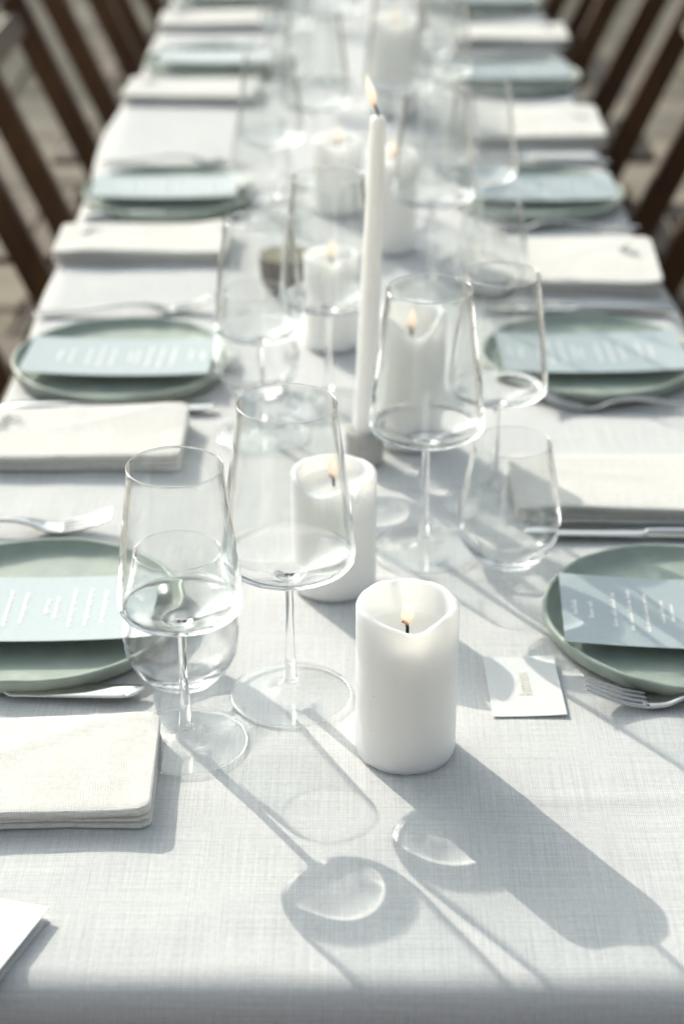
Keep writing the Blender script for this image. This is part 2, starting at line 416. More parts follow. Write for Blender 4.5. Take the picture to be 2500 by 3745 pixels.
def cloth_mesh():
    L = math.pi/2*RAD
    us = []
    n = 96
    tot = HW - RAD
    us = [-(tot) + 2*tot*i/n for i in range(n+1)]
    edge = [tot + L*k/6 for k in range(1, 7)] + [tot + L + DROP*k/9 for k in range(1, 10)]
    us = [-e for e in reversed(edge)] + us + edge
    vs = []
    v = FRONT + RAD
    while v < BACK - RAD:
        vs.append(v); v += .006 if v < 1.5 else (.012 if v < 2.4 else .03)
    e2 = [L*k/6 for k in range(1, 7)] + [L + DROP*k/9 for k in range(1, 10)]
    vs = [FRONT + RAD - e for e in reversed(e2)] + vs + [vs[-1] + e for e in e2]
    v0, v1 = FRONT + RAD, vs[-len(e2)-1]
    def f(s, lim):                      # arc length past the flat -> (outward, down)
        if s <= 0: return s, 0.0
        if s < L: a = s/RAD; return RAD*math.sin(a), RAD*(1-math.cos(a))
        return RAD + .05*(s-L), RAD + (s-L)
    V, F = [], []
    for v in vs:
        sv = (v0 - v) if v < v0 else (v - v1 if v > v1 else 0)
        ov, dv = f(sv, 0)
        yrow = v if sv == 0 else (v0 - ov if v < v0 else v1 + ov)
        for u in us:
            y = yrow
            su = abs(u) - tot
            ou, du = f(su, 0) if su > 0 else (0, 0)
            x = u if su <= 0 else math.copysign(tot + ou, u)
            d = max(du, dv)
            hang = max(0.0, d - RAD*.3)
            if du > 0:                                  # folds in the side drops, growing downwards
                a = (n3(y*2.3, 3.1 if u > 0 else 9.7)*1.3 + .6*n3(y*6.1, 7.7 if u > 0 else 1.2))
                x += math.copysign(1, u)*a*(.010*min(1, du/.01) + hang*.10)
                x += math.copysign(1, u)*.012*math.exp(-((y-2.85)/.22)**2)*(1 if u < 0 else -1)*min(1, du/.01)
            if dv > 0:
                a = n3(x*3.0, 5.5 if v < v0 else 15.0)
                y += (-1 if v < v0 else 1)*a*hang*.12
            z = T + .003 - d
            if du > 0 and dv > 0:                       # corners fall in a cone fold
                k = min(du, dv); x += math.copysign(k*.25, u); y += (-1 if v < v0 else 1)*k*.25
            if d == 0:
                # gentle relief, pressed-in fold lines
                z += .0016*n3(x*7, y*7, .3) + .0008*n3(x*19, y*16, 4.0) + .0008*max(0, n3(x*11+y*6, y*22-x*9, 8.0))
                z += .0013*math.exp(-((y - 1.337 - .004*n3(x*5, 1))/.0035)**2) + .0010*math.exp(-((y - 1.022 - .03*x)/.004)**2)*(1 if x > .06 else .3)
                z += .0012*math.exp(-((y - 2.62)/.006)**2)
            V.append((x, y, z))
    nu = len(us)
    for j in range(len(vs)-1):
        for i in range(nu-1):
            F.append((j*nu+i, j*nu+i+1, (j+1)*nu+i+1, (j+1)*nu+i))
    me = mesh('tablecloth', V, F)
    uv = me.uv_layers.new(name='UVMap')
    for lp in me.loops:
        j, i = divmod(lp.vertex_index, nu); uv.data[lp.index].uv = (us[i], vs[j])
    return me
cl = receiver(link('tablecloth', cloth_mesh(), M['cloth']))
tag(cl, 'white linen tablecloth with pressed fold lines over the long table', 'tablecloth')
TZ = T + .0045                                          # things stand here

# ------------------------------------------------------------------ chairs
def make_chair():
    """folding chair; local +x faces the table, origin on the floor below the seat's back edge"""
    r = empty('folding_chair', (0, 0, 0))
    k = math.tan(R(23.5))
    def on(z): return .30 - (z)*k                       # long stile: foot forward, top leaning back
    for sy in (-1, 1):
        link('leg', beam('leg', (on(0)+.0, sy*.195, 0), (on(.90), sy*.195, .90), .027, .046), M['wood'], r, False)
        link('leg', beam('leg', (-.24, sy*.168, 0), (.26, sy*.168, .455), .022, .038), M['wood'], r, False)
    for i in range(6):
        x = -.05 + i*.068
        link('slat', beam('slat', (x, -.172+.018, .462-.004*(i == 0)), (x, .172-.018, .462-.004*(i == 0)), .055, .014), M['wood'], r, False)
    for z, h in ((.80, .045), (.865, .05)):
        b = link('slat', beam('slat', (0, -.183, 0), (0, .183, 0), .016, h), M['wood'], r, False)
        b.location = (on(z), 0, z); b.rotation_euler = (0, -R(23.5)+math.pi/2*0, 0)
    link('rung', beam('rung', (on(.20), -.183, .20), (on(.20), .183, .20), .02, .032), M['wood'], r, False)
    link('rung', beam('rung', (-.18, -.157, .055), (-.18, .157, .055), .02, .032), M['wood'], r, False)
    return r
ROWW = ['nearest the camera', 'second from the camera', 'third from the camera', 'fourth from the camera', 'fifth from the camera', 'farthest from the camera']
chair0 = None
for side in (-1, 1):
    for k, (y, dx) in enumerate(((1.84, 0), (2.47, 0), (3.16, .01), (3.78, -.01), (4.42, 0))):
        loc = (side*(.545+dx), y + (.02 if side > 0 else 0), 0); rz = 0 if side < 0 else math.pi
        if chair0 is None: chair0 = make_chair(); c = chair0; c.location = loc; c.rotation_euler = (0, 0, rz)
        else: c = dup(chair0, loc, rz)
        tag(c, 'dark brown wooden folding chair tucked in on the %s side, %s' % ('left' if side < 0 else 'right', ROWW[k+1]), 'chair', 'folding chairs along the table')

# ------------------------------------------------------------------ plates
def plate_mesh(seed):
    r = .113
    prof = spline([(0, .0042), (.05, .0042), (.085, .0046), (.0985, .0066), (.1055, .0115), (.1080, .0143), (.1100, .0149), (.1116, .0138), (.1116, .0100), (.1100, .0050), (.1070, .0020), (.102, .0006), (.085, .0004), (0, .0004)], 4)
    def wob(a, rr, z):
        k = max(0, min(1, (rr-.06)/.05))
        s = 1 + k*(.020*n3(math.cos(a)*1.1+seed*3.3, math.sin(a)*1.1) + .007*n3(math.cos(a)*4+seed, math.sin(a)*4, 2))
        zz = z + (z/.0149)*k*(.0021*n3(math.cos(a)*1.7+seed, math.sin(a)*1.7, 5) + .0015*n3(math.cos(a)*4.2+seed, math.sin(a)*4.2, 9))
        return rr*s, max(.0003, zz)
    return fix_normals(lathe('plate', [(a*1.03, b) for a, b in prof], 96, wob))
PM = [plate_mesh(k) for k in range(4)]

# menu: card with illegible white print
def menu_print(seed):
    rnd = random.Random(seed)
    V, F = [], []
    def word(x, y0, y1):
        """a handwritten-looking run along -y at x; ticks of uneven height on a thin base stroke"""
        y = y0
        while y > y1:
            h = rnd.choice((.0026, .0026, .0030, .0046, .0026)); wd = .0013
            i = len(V); V.extend([(x-.0004, y, 0), (x-.0004+h, y-.0002, 0), (x-.0004+h, y-wd, 0), (x-.0004, y-wd, 0)]); F.append((i, i+3, i+2, i+1))
            y -= rnd.uniform(.0016, .0021)
        i = len(V); V.extend([(x-.0004, y0, .00003), (x+.0014, y0, .00003), (x+.0014, y1, .00003), (x-.0004, y1, .00003)]); F.append((i, i+3, i+2, i+1))
    x = .086
    lens = [.022, .030, 0, .052, .060, .062, .034, .028, 0, .050, .058, .046, 0, .044, .030]
    step = .0125
    for L in lens:
        if L:
            pos = L/2
            while pos > -L/2 + .004:
                ln = min(rnd.uniform(.007, .016), pos + L/2)
                word(x, pos, pos-ln); pos -= ln + .0024
        x -= step if L not in (.034,) else .0075
        if not L: x += step*.55
    return mesh('printed_text', [(x, y, z + .0035*(2*x/.200)**2 + .00012) for x, y, z in V], F)
MPR = [menu_print(3), menu_print(8)]
def card_mesh(name, lx, ly, th, curl=0.0):
    V, F = [], []; n = 12
    for s in (1, 0):
        for j in (0, 1):
            for i in range(n+1):
                x = -lx/2 + lx*i/n; y = -ly/2 + ly*j
                V.append((x, y, (th if s else 0) + curl*(2*x/lx)**2))
    N = n+1
    for i in range(n):
        F.append((i, i+1, N+i+1, N+i)); F.append((2*N+i, 3*N+i, 3*N+i+1, 2*N+i+1))
        F.append((i, 2*N+i, 2*N+i+1, i+1)); F.append((N+i, N+i+1, 3*N+i+1, 3*N+i))
    F.append((0, N, 3*N, 2*N)); F.append((n, 2*N+n, 3*N+n, N+n))
    return fix_normals(mesh(name, V, F))
MENU = card_mesh('menu_card', .195, .105, .0005, .0035)

# ------------------------------------------------------------------ cutlery (length along +x, handle end at 0)
def strip(name, stations, nseg=10, up=True):
    """stations: (x, y centre, z, width, thickness): rounded flat bar"""
    rings = []
    for x, y, z, wd, th in stations:
        ring = []
        for k in range(nseg):
            a = 2*math.pi*k/nseg
            c, s = math.cos(a), math.sin(a)
            ring.append((x, y + wd/2*math.copysign(abs(c)**.7, c), z + th/2*math.copysign(abs(s)**.8, s)))
        rings.append(ring)
    return loft(name, rings)
def make_fork():
    r = empty('fork', (0, 0, 0))
    st = spline([(0, 0, .0030, .006, .0016), (.003, 0, .0030, .013, .0022), (.02, 0, .0034, .0150, .0024), (.06, 0, .0060, .0088, .0032), (.095, 0, .0096, .0062, .0040), (.115, 0, .0098, .0070, .0038),
                 (.130, 0, .0080, .0140, .0026), (.143, 0, .0040, .0215, .0022), (.156, 0, .0030, .0240, .0019), (.160, 0, .0032, .0238, .0018)], 4)
    link('handle', strip('handle', st), M['steel'], r)
    tm = {}
    for i in range(4):
        y0 = (-.0097 + i*.00647)
        st = spline([(.156, y0, .0031, .0049, .0024), (.172, y0*1.0, .0052, .0041, .0026), (.188, y0*.98, .0100, .0036, .0025), (.200, y0*.95, .0152, .0029, .0020), (.2035, y0*.95, .0168, .0012, .0009)], 4)
        link('tine', strip('tine', st, 8), M['steel'], r)
    return r
def make_knife():
    r = empty('knife', (0, 0, 0))
    st = spline([(0, 0, .0040, .009, .004), (.004, 0, .0040, .0165, .0058), (.03, 0, .0050, .0170, .0086), (.08, 0, .0050, .0130, .0088), (.105, 0, .0048, .0110, .0080), (.110, 0, .0046, .0105, .0070)], 4)
    link('handle', strip('handle', st, 12), M['steel'], r)
    st = [(.1085, 0, .0042, .0098, .0052), (.1110, 0, .0042, .0112, .0042), (.1135, -.0006, .0044, .0165, .0028), (.117, -.0014, .0046, .0192, .0022), (.140, -.0016, .0048, .0196, .0019), (.170, -.0016, .0050, .0197, .0017), (.196, -.0014, .0050, .0194, .0015),
          (.2040, -.0008, .0050, .0180, .0014), (.2090, .0006, .0050, .0148, .0013), (.2122, .0024, .0050, .0104, .0012), (.2140, .0040, .0050, .0058, .0010), (.2146, .0048, .0050, .0020, .0007)]
    link('blade', strip('blade', st, 10), M['steel'], r)
    return r

# ------------------------------------------------------------------ folded napkin (x length, y depth; near edge at -y)
def napkin_mesh(seed, lx=.215, ly=.116):
    V, F = [], []
    nx, ny, nt = 36, 16, 5
    layers = [(.0004, .0034, .0004, 0.0), (.0040, .0025, .0022, .0014), (.0067, .0025, .0016, .0010), (.0094, .0042, -.0010, 0.0)]
    def top(x, y):
        return (.0044*n3(x*10+seed*5, y*9) + .0014*n3(x*26+seed, y*20, 3) + .0012*math.exp(-((y-.012-.1*n3(x*4, seed))/.006)**2)
                - .0022*max(0, abs(x)/(lx/2) - .72)/.28 + .004*math.exp(-(((abs(x)-lx/2)/.03)**2 + ((y-ly/2)/.04)**2)) + .0010*math.exp(-((x+.004)/.005)**2)*(seed % 2))
    for li, (z0, th, inset, xin) in enumerate(layers):
        rings = []; skew = (n3(seed*2.3, li*1.7, 6.6))*.022
        for i in range(-4, nx+5):
            if 0 <= i <= nx: x = -lx/2 + th/2 + (lx-th)*i/nx; sc = 1.0
            elif i < 0: a = math.pi/2*(-i)/4; x = -lx/2 + th/2 - th/2*math.sin(a); sc = max(.06, math.cos(a))
            else: a = math.pi/2*(i-nx)/4; x = lx/2 - th/2 + th/2*math.sin(a); sc = max(.06, math.cos(a))
            x = x*(1 - xin*2/lx)
            ring = []; h = th/2*sc
            rc = .010; ex = max(0, abs(x) - (lx/2 - rc)); cr = rc - math.sqrt(max(0, rc*rc - ex*ex))
            y0, y1 = -ly/2 + th/2 + inset + cr + .0020*n3(x*11, seed+z0*300) + .0008*n3(x*40, seed*3+z0*500) + skew*x + .0016*abs(n3(x*9, li*3.1, seed)), ly/2 - th/2 - inset*.5 - cr + .0018*n3(x*12, seed*2+9)
            for k in range(ny+1): ring.append((y0 + (y1-y0)*k/ny, h))
            for k in range(1, nt): a = math.pi*k/nt; ring.append((y1 + h*math.sin(a), h*math.cos(a)))
            for k in range(ny+1): ring.append((y1 - (y1-y0)*k/ny, -h))
            for k in range(1, nt): a = math.pi*k/nt; ring.append((y0 - h*math.sin(a), -h*math.cos(a)))
            lift = z0/.0094*.75
            gap = li*(.0003 + .0009*max(0, n3(x*9+seed, 2.2)) + .0006*max(0, x/(lx/2))**3)
            rings.append([(x, y, z0 + gap + th/2 + zz + max(-.0002, top(x, y))*(.25 + .75*lift) + .0006*lift) for y, zz in ring])
        b = len(V); n = len(rings[0]); V += [p for r in rings for p in r]
        for i in range(len(rings)-1):
            for k in range(n): F.append((b+i*n+k, b+i*n+(k+1) % n, b+(i+1)*n+(k+1) % n, b+(i+1)*n+k))
        F.append(tuple(b+k for k in range(n))[::-1]); F.append(tuple(b+(len(rings)-1)*n+k for k in range(n)))
    return fix_normals(mesh('napkin', V, F))
NM = [napkin_mesh(k) for k in range(3)]
def embroidery():
    """a small sprig with leaves, stitched in dark thread"""
    V, F = [], []
    def stroke(pts, w):
        b = len(V)
        for i, (x, y) in enumerate(pts):
            q0 = Vector(pts[max(0, i-1)]); q1 = Vector(pts[min(len(pts)-1, i+1)]); d = (q1-q0).normalized(); nrm = Vector((-d.y, d.x))*w/2
            V.extend([(x+nrm.x, y+nrm.y, 0), (x, y, .0007), (x-nrm.x, y-nrm.y, 0)])
        for i in range(len(pts)-1):
            F.append((b+i*3, b+i*3+1, b+i*3+4, b+i*3+3)); F.append((b+i*3+1, b+i*3+2, b+i*3+5, b+i*3+4))
    stroke([(-.010, -.017), (-.006, -.008), (-.003, 0), (.001, .007)], .0011)
    stroke([(-.0005, .004), (.004, .0085), (.009, .0075), (.013, .003)], .0026)
    stroke([(-.003, .0015), (-.005, .006), (-.002, .0105), (.002, .011)], .0028)
    stroke([(-.0065, -.008), (-.0025, -.0085), (.0005, -.006)], .0024)
    stroke([(-.007, -.008), (-.010, -.005), (-.0095, -.0005)], .0022)
    return fix_normals(mesh('embroidery', V, F))
EMB = embroidery()

# ------------------------------------------------------------------ glassware
def thickness(me, z1, z0):
    """1 where the glass is thick (below z1), fading to 0 at z0"""
    a = me.attributes.new('thick', 'FLOAT', 'POINT')
    for i, v in enumerate(me.vertices):
        u = max(0, min(1, (z0 - v.co.z)/(z0 - z1))) if z0 > z1 else 1.0
        a.data[i].value = u*u*(3-2*u)
    return me
def ripple(me, zb, zmax, rmax):
    """hand-made unevenness of the inside of the bowl's bottom"""
    n0 = len(me.vertices)*0.45
    for i, v in enumerate(me.vertices):
        x, y, z = v.co; r = math.hypot(x, y)
        inner = i > n0 and r < rmax*.93
        if inner and r < rmax - .0006*(z > zmax-.004):
            k = max(0, 1 - max(0, z-zmax)/.02)*min(1, r/.006)
            v.co.z += k*.00060*n3(x*26, y*26, zb*9)
    return me
def glass_parts(H, zb, rb, zmax, rmax, rrim, rfoot, stem0, stem1):
    th = .0009
    # outer bowl from stem top upwards, rim, inner wall, inner bottom
    outer = [(stem0, zb-.010), (stem0*1.05, zb-.004), (stem0*1.5, zb-.0005), (rb*.36, zb+.0022), (rb*.72, zb+.0058), (rmax*.86, zb+.0125), (rmax*.975, zmax-.006), (rmax, zmax+.001), (rmax*.985, zmax+.010),
             (rmax + (rrim-rmax)*.42, zmax+(H-zmax)*.45), (rrim+.0006, H-.012), (rrim, H-.0012)]
    rim = [(rrim-.00012, H-.0006), (rrim-.0003, H-.0002), (rrim-.0006, H), (rrim-.0009, H-.0002), (rrim-.00108, H-.0006), (rrim-.0012, H-.0014)]
    inner = [(rrim+.0006-.0012, H-.012), (rmax + (rrim-rmax)*.42-th, zmax+(H-zmax)*.45), (rmax*.985-th*1.1, zmax+.010), (rmax-th*1.3, zmax+.0015), (rmax*.965-th*1.5, zmax-.0052), (rmax*.84-th, zb+.0150), (rb*.72, zb+.0094), (rb*.36, zb+.0064), (rb*.15, zb+.0060), (0, zb+.0060)]
    so, si = spline(outer, 12), spline(inner, 12)
    zs = zmax - .002                                  # the thick bottom ends just below the widest ring
    lo_o = [q for q in so if q[1] < zs and q[0] <= rmax*1.01]; hi_o = [q for q in so if q[1] >= zs]
    hi_i = [q for q in si if q[1] >= zs]; lo_i = [q for q in si if q[1] < zs]
    # tiny 0.2 mm gap between bottom and wall keeps their faces apart
    wall = hi_o + rim + hi_i
    bottom = lo_o + lo_i
    stem = spline([(stem1*1.02, .0125), (stem1*.86, .020), (stem1*.74, .035), (stem0*1.02, .058), (stem0, zb-.016), (stem0, zb-.010)], 6)
    foot = spline([(0, .0004), (rfoot*.5, .0005), (rfoot*.93, .0004), (rfoot*.985, .0006), (rfoot, .0014), (rfoot*.985, .0023), (rfoot*.90, .0027), (rfoot*.5, .0036), (stem1*2.6, .0050), (stem1*1.5, .0070), (stem1*1.1, .0100), (stem1*1.02, .0125)], 5)
    return [fix_out(lathe('bowl', wall, 96), 1), thickness(fix_out(ripple(lathe('bowl_bottom', bottom, 160), zb, zmax, rmax), 1), zmax-.0085, zmax-.0026), thickness(fix_out(lathe('stem', stem, 32), 1), 1, 0), fix_out(lathe('foot', foot, 80), 1)]
def fix_out(me, s):
    # lathe profiles run so that normals already agree; flip so they face out of the glass
    bm = bmesh.new(); bm.from_mesh(me)
    bmesh.ops.recalc_face_normals(bm, faces=bm.faces)
    bm.to_mesh(me); bm.free(); return me
def orient_profile(me, flip):
    if flip: me.flip_normals()
    return me
def lathe_glass(H, zb, rb, zmax, rmax, rrim, rfoot, stem0, stem1):
    return glass_parts(H, zb, rb, zmax, rmax, rrim, rfoot, stem0, stem1)
WHITE = lathe_glass(.217, .096, .028, .1180, .0432, .0325, .0435, .0029, .0052)
RED = lathe_glass(.236, .099, .031, .1220, .0478, .0350, .0452, .0029, .0052)
def edge(me, nme):
    """thin glass with its rounded edge as a second material"""
    if not me.materials:
        me.materials.append(M['thin']); me.materials.append(M['bead'])
        rm = max(math.hypot(v.co.x, v.co.y) for v in me.vertices); zm = max(v.co.z for v in me.vertices)
        for p in me.polygons:
            c = p.center
            if (nme == 'foot' and math.hypot(c.x, c.y) > rm*.972) or (nme != 'foot' and c.z > zm - .0010): p.material_index = 1
    return me
def wine_glass(parts, loc, rz, label, group):
    r = empty('wine_glass', loc, rz)
    for me in parts:
        nme = me.name.split('.')[0]
        if nme in ('bowl_bottom', 'stem'): caster(link(nme, me, M['glass'], r))
        else: link(nme, edge(me, nme), None, r)
    return tag(r, label, 'wine glass', group)
tprof = [(0, .0006), (.016, .0006), (.0225, .0010), (.0265, .0032), (.0345, .0125), (.0408, .0245), (.0431, .0380), (.0422, .0520), (.0385, .0740), (.0345, .0960), (.0322, .1085)]
trim_ = [(.03208, .1093), (.0319, .1097), (.0316, .10995), (.0313, .1097), (.0311, .1093), (.0309, .1085)]
tin = [(.0331, .0960), (.0371, .0740), (.0406, .0520), (.0415, .0380), (.0392, .0255), (.0325, .0150), (.0240, .0098), (.012, .0080), (0, .0078)]
to_, ti_ = spline(tprof, 6), spline(tin, 6)
TWALL = fix_out(lathe('wall', [q for q in to_ if q[1] >= .040] + trim_ + [q for q in ti_ if q[1] >= .040], 96), 1)
TBASE = thickness(fix_out(lathe('thick_base', [q for q in to_ if q[1] < .040] + [q for q in ti_ if q[1] < .040], 96), 1), .016, .038)
def tumbler(loc, label, group):
    r = empty('tumbler', loc)
    link('wall', edge(TWALL, 'wall'), None, r); caster(link('thick_base', TBASE, M['glass'], r))
    return tag(r, label, 'tumbler', group)

# ------------------------------------------------------------------ candles
def flame_mesh(h, r, lean):
    prof = [(0, 0), (.35, .06), (.72, .18), (1.0, .34), (.96, .48), (.72, .66), (.42, .83), (.16, .95), (0, 1.0)]
    prof = spline(prof, 3)
    me = lathe('flame', [(max(0, a)*r, b*h) for a, b in prof], 20)
    for v in me.vertices:
        u = v.co.z/h; v.co.x += lean*h*u*u
    return fix_normals(me)
def pillar(loc, r, h, seed, dips, floor, label, flame=(.0047, .0235, .05), rz=0):
    """dips: (angle, depth, half width) cut into the rim; floor: height of the melt pool"""
    root = empty('pillar_candle', loc, rz)
    seg = 96
    def rim(a):
        z = h + .0010*n3(math.cos(a)*1.6+seed, math.sin(a)*1.6) + .0007*n3(math.cos(a)*5+seed, math.sin(a)*5)
        for a0, dep, hw in dips:
            d = abs((a-a0+math.pi) % (2*math.pi) - math.pi)/hw
            if d < 1: z -= dep*(1-d*d*(3-2*d))
        return z
    def wall(a):
        k = 1.0
        for a0, dep, hw in dips:
            d = abs((a-a0+math.pi) % (2*math.pi) - math.pi)/(hw*.7)
            if d < 1: k -= .12*(1-d*d*(3-2*d))
        return .0062*k + .0012*n3(math.cos(a)*2+seed*2, math.sin(a)*2, 4)
    rows = []
    for f in (0, .02, .06, .15, .3, .5, .7, .85, .94): rows.append(('o', f))
    for k in range(7): rows.append(('r', k/6))
    for f in (.15, .4, .7, .92): rows.append(('i', f))
    for f in (1.0, .8, .55, .3, .12): rows.append(('f', f))
    V, F = [], []
    for kind, f in rows:
        for k in range(seg):
            a = 2*math.pi*k/seg; zt = rim(a); tw = wall(a); rr = tw*.5
            ro = r*(1 + .006*n3(math.cos(a)+seed, math.sin(a), f*3) )
            if kind == 'o':
                z = f*(zt-rr); q = ro
                if f == 0: q = ro*.975; z = .0016 + .0014*n3(math.cos(a)*9+seed, math.sin(a)*9)
                elif f == .02: q = ro*.992; z = .0045
                q += .0007*max(0, f-.5)*2*0
            elif kind == 'r':
                b = math.pi*f; q = ro - rr + rr*math.cos(b); z = zt - rr + rr*math.sin(b)
            elif kind == 'i':
                ri = ro - tw - .0022*f*f; q = ri; z = (zt-rr) + (floor + .002 - (zt-rr))*f
            else:
                q = (ro - tw - .0034)*f; z = floor + .0028*max(0, f-.6)**2/.16 + .0004*n3(q*90*math.cos(a), q*90*math.sin(a), seed)
            V.append((q*math.cos(a), q*math.sin(a), z))
    for i in range(len(rows)-1):
        for k in range(seg): F.append((i*seg+k, i*seg+(k+1) % seg, (i+1)*seg+(k+1) % seg, (i+1)*seg+k))
    F.append(tuple(range(seg))[::-1]); F.append(tuple(range((len(rows)-1)*seg, len(rows)*seg)))
    receiver(link('wax', fix_normals(mesh('wax', V, F)), M['wax'], root))
    wick_and_flame(root, (0, 0, floor-.001), .011, *flame)
    return tag(root, label, 'candle', 'white pillar candles along the table')
def wick_and_flame(root, base, L, fr, fh, lean):
    b = Vector(base)
    path = spline([tuple(b), tuple(b+Vector((0, 0, L*.55))), tuple(b+Vector((-.0010, 0, L*.85))), tuple(b+Vector((-.0034, -.0004, L)))], 4)
    wk = link('wick', tube('wick', path, .0012, 8), M['wick'], root)
    tip = path[-1]
    link('ember', tube('ember', [tip, (tip[0]-.0003, tip[1], tip[2]+.0001)], [.00112, .0008], 8), M['ember'], wk)
    fl = link('flame', flame_mesh(fh, fr, lean), M['flame'], root)
    fl.location = b + Vector((-.0002, 0, L*.62))

# front angle is -90 deg (towards the camera)
FA = -math.pi/2
pillar((.037, 1.084, TZ), .0352, .1195, 1.3, [(FA+.02, .0048, 1.25), (FA+.13, .0022, .50)], .0945, 'tall white pillar candle alone in the front, melted notch in its near rim')
pillar((-.016, 1.325, TZ), .0345, .1035, 4.1, [(-2.05, .0085, 1.05), (-1.02, .012, .20)], .0900, 'white pillar candle with a split rim behind the large front wine glass')
pillar((.054, 1.613, TZ), .0320, .1330, 7.7, [(FA+.2, .018, 1.0)], .1080, 'white pillar candle beside the concrete holder, its near rim melted low')
pillar((-.024, 1.865, TZ), .0300, .1040, 2.9, [(FA, .003, .8)], .0920, 'short white pillar candle in front of the dark stoneware bowl')
pillar((.046, 2.190, TZ), .0300, .1250, 5.2, [(FA-.2, .004, .8)], .1120, 'white pillar candle hidden behind the taper candle, only its flame clear')
pillar((-.022, 2.350, TZ), .0320, .0980, 8.3, [(FA, .004, .8)], .0860, 'blurred white pillar candle left of the taper, beyond the dark bowl')
pillar((.060, 2.860, TZ), .0380, .1500, 9.1, [(FA, .004, .8)], .1360, 'widest blurred white pillar candle near the top of the picture')

# taper candle in its holder
hold = link('candle_holder', fix_normals(lathe('candle_holder', spline([(.0125, .0200), (.0125, .0300), (.0130, .0318), (.0165, .0320), (.0178, .0305), (.0180, .0200), (.0180, .0030), (.0172, .0006), (.010, .0003), (0, .0003)], 3), 48)), M['concrete'])
hold.location = (.010, 1.568, TZ)
tag(hold, 'small round grey concrete holder at the foot of the tall taper candle', 'candle holder')
tap = empty('taper_candle', (.010, 1.568, TZ+.020)); tap.rotation_euler = (0, R(1.9), 0)
prof = [(.0, .0)] + [(.0112, 0.0005), (.0114, .004)] + [(.0114-.0046*i/14, .004+.298*i/14) for i in range(1, 15)] + [(.0066, .3045), (.0055, .3070), (.003, .3082), (0, .3075)]
receiver(link('wax', fix_normals(lathe('wax', prof, 40, lambda a, r_, z: (r_*(1+.004*n3(math.cos(a)*2, math.sin(a)*2, z*30)), z))), M['wax'], tap))
b = Vector((0, 0, .3070))
wk = link('wick', tube('wick', spline([tuple(b), tuple(b+Vector((-.0004, 0, .004))), tuple(b+Vector((-.0026, 0, .0085))), tuple(b+Vector((-.0042, 0, .0115)))], 4), .0010, 8), M['wick'], tap)
fl = link('flame', flame_mesh(.031, .0043, 0), M['flame'], tap); fl.location = b + Vector((-.0034, 0, .0070)); fl.rotation_euler = (0, R(-15), 0)
tag(tap, 'tall slim white taper candle burning in the concrete holder', 'candle')

# dark bowl
bw = empty('stoneware_bowl', (-.079, 2.045, TZ)); bw.scale = (.78, .78, .86)
link('body', fix_normals(lathe('body', spline([(0, .0005), (.022, .0005), (.030, .0020), (.0375, .012), (.0405, .030), (.0410, .046), (.0402, .0488), (.0392, .0480)], 5), 56)), M['darkstone'], bw)
link('inside', fix_normals(lathe('inside', spline([(.0393, .0478), (.0385, .040), (.0365, .022), (.028, .012), (0, .0095)], 5), 56)), M['cream'], bw)
tag(bw, 'small dark brown stoneware bowl with a cream inside behind a wine glass', 'bowl')

# ------------------------------------------------------------------ place settings
ROWN = ['front', 'second', 'third', 'fourth', 'fifth']
SET = {  # side, row: plate xy | menu (x, y, rot) | fork (x, y, rot) | knife | napkin (x, y, rot) | white | red | tumbler
 ('left', 0): dict(plate=(-.248, 1.262), menu=(-.252, 1.254, .02), fork=(-.412, 1.418, .02), knife=(-.369, 1.158, -.028), nap=(-.242, 1.043, .03), white=(-.118, 1.092), red=(-.046, 1.154), tumb=(-.128, 1.176)),
 ('left', 1): dict(plate=(-.244, 1.796), menu=(-.245, 1.786, -.02), fork=(-.362, 1.952, .10), knife=(-.352, 1.681, .02), nap=(-.268, 1.599, 0.0), white=(-.089, 1.622), red=(-.025, 1.698), tumb=(-.099, 1.731)),
 ('left', 2): dict(plate=(-.250, 2.400), menu=(-.254, 2.402, .02), fork=(-.365, 2.575, .03), knife=(-.355, 2.315, .02), nap=(-.262, 2.190, .015), white=(-.107, 2.300), red=(-.054, 2.470), tumb=(-.125, 2.400)),
 ('left', 3): dict(plate=(-.245, 3.170), menu=(-.240, 3.180, .01), fork=(-.360, 3.330, .02), knife=(-.360, 3.070, 0), nap=(-.265, 2.972, -.05), white=(-.110, 3.000), red=(-.040, 3.080), tumb=(-.110, 3.120)),
 ('left', 4): dict(plate=(-.245, 3.750), menu=(-.245, 3.760, 0), fork=(-.360, 3.900, .02), knife=(-.360, 3.650, 0), nap=(-.262, 3.520, .02), white=(-.110, 3.600), red=(-.040, 3.680), tumb=(-.110, 3.720)),
 ('right', 0): dict(plate=(.264, 1.257), menu=(.261, 1.250, -.05), fork=(.373, 1.142, -.02), knife=(.362, 1.408, -.02), nap=(.250, 1.492, -.01), white=(.125, 1.476), red=(.060, 1.386), tumb=(.130, 1.368)),
 ('right', 1): dict(plate=(.249, 1.809), menu=(.250, 1.803, .04), fork=(.388, 1.690, -.03), knife=(.362, 1.968, 0), nap=(.256, 2.108, -.05), white=(.150, 2.140), red=(.090, 2.040), tumb=(.158, 2.020)),
 ('right', 2): dict(plate=(.247, 2.400), menu=(.252, 2.402, 0), fork=(.366, 2.275, 0), knife=(.365, 2.575, 0), nap=(.266, 2.745, 0), white=(.125, 2.660), red=(.060, 2.560), tumb=(.132, 2.560)),
 ('right', 3): dict(plate=(.262, 3.075), menu=(.262, 3.080, 0), fork=(.370, 2.985, 0), knife=(.370, 3.270, 0), nap=(.280, 3.390, .02), white=(.130, 3.360), red=(.070, 3.270), tumb=(.138, 3.250)),
 ('right', 4): dict(plate=(.250, 3.710), menu=(.250, 3.720, 0), fork=(.370, 3.570, 0), knife=(.370, 3.850, 0), nap=(.270, 3.960, 0), white=(.120, 3.950), red=(.060, 3.850), tumb=(.130, 3.840)),
}
fork0 = knife0 = None
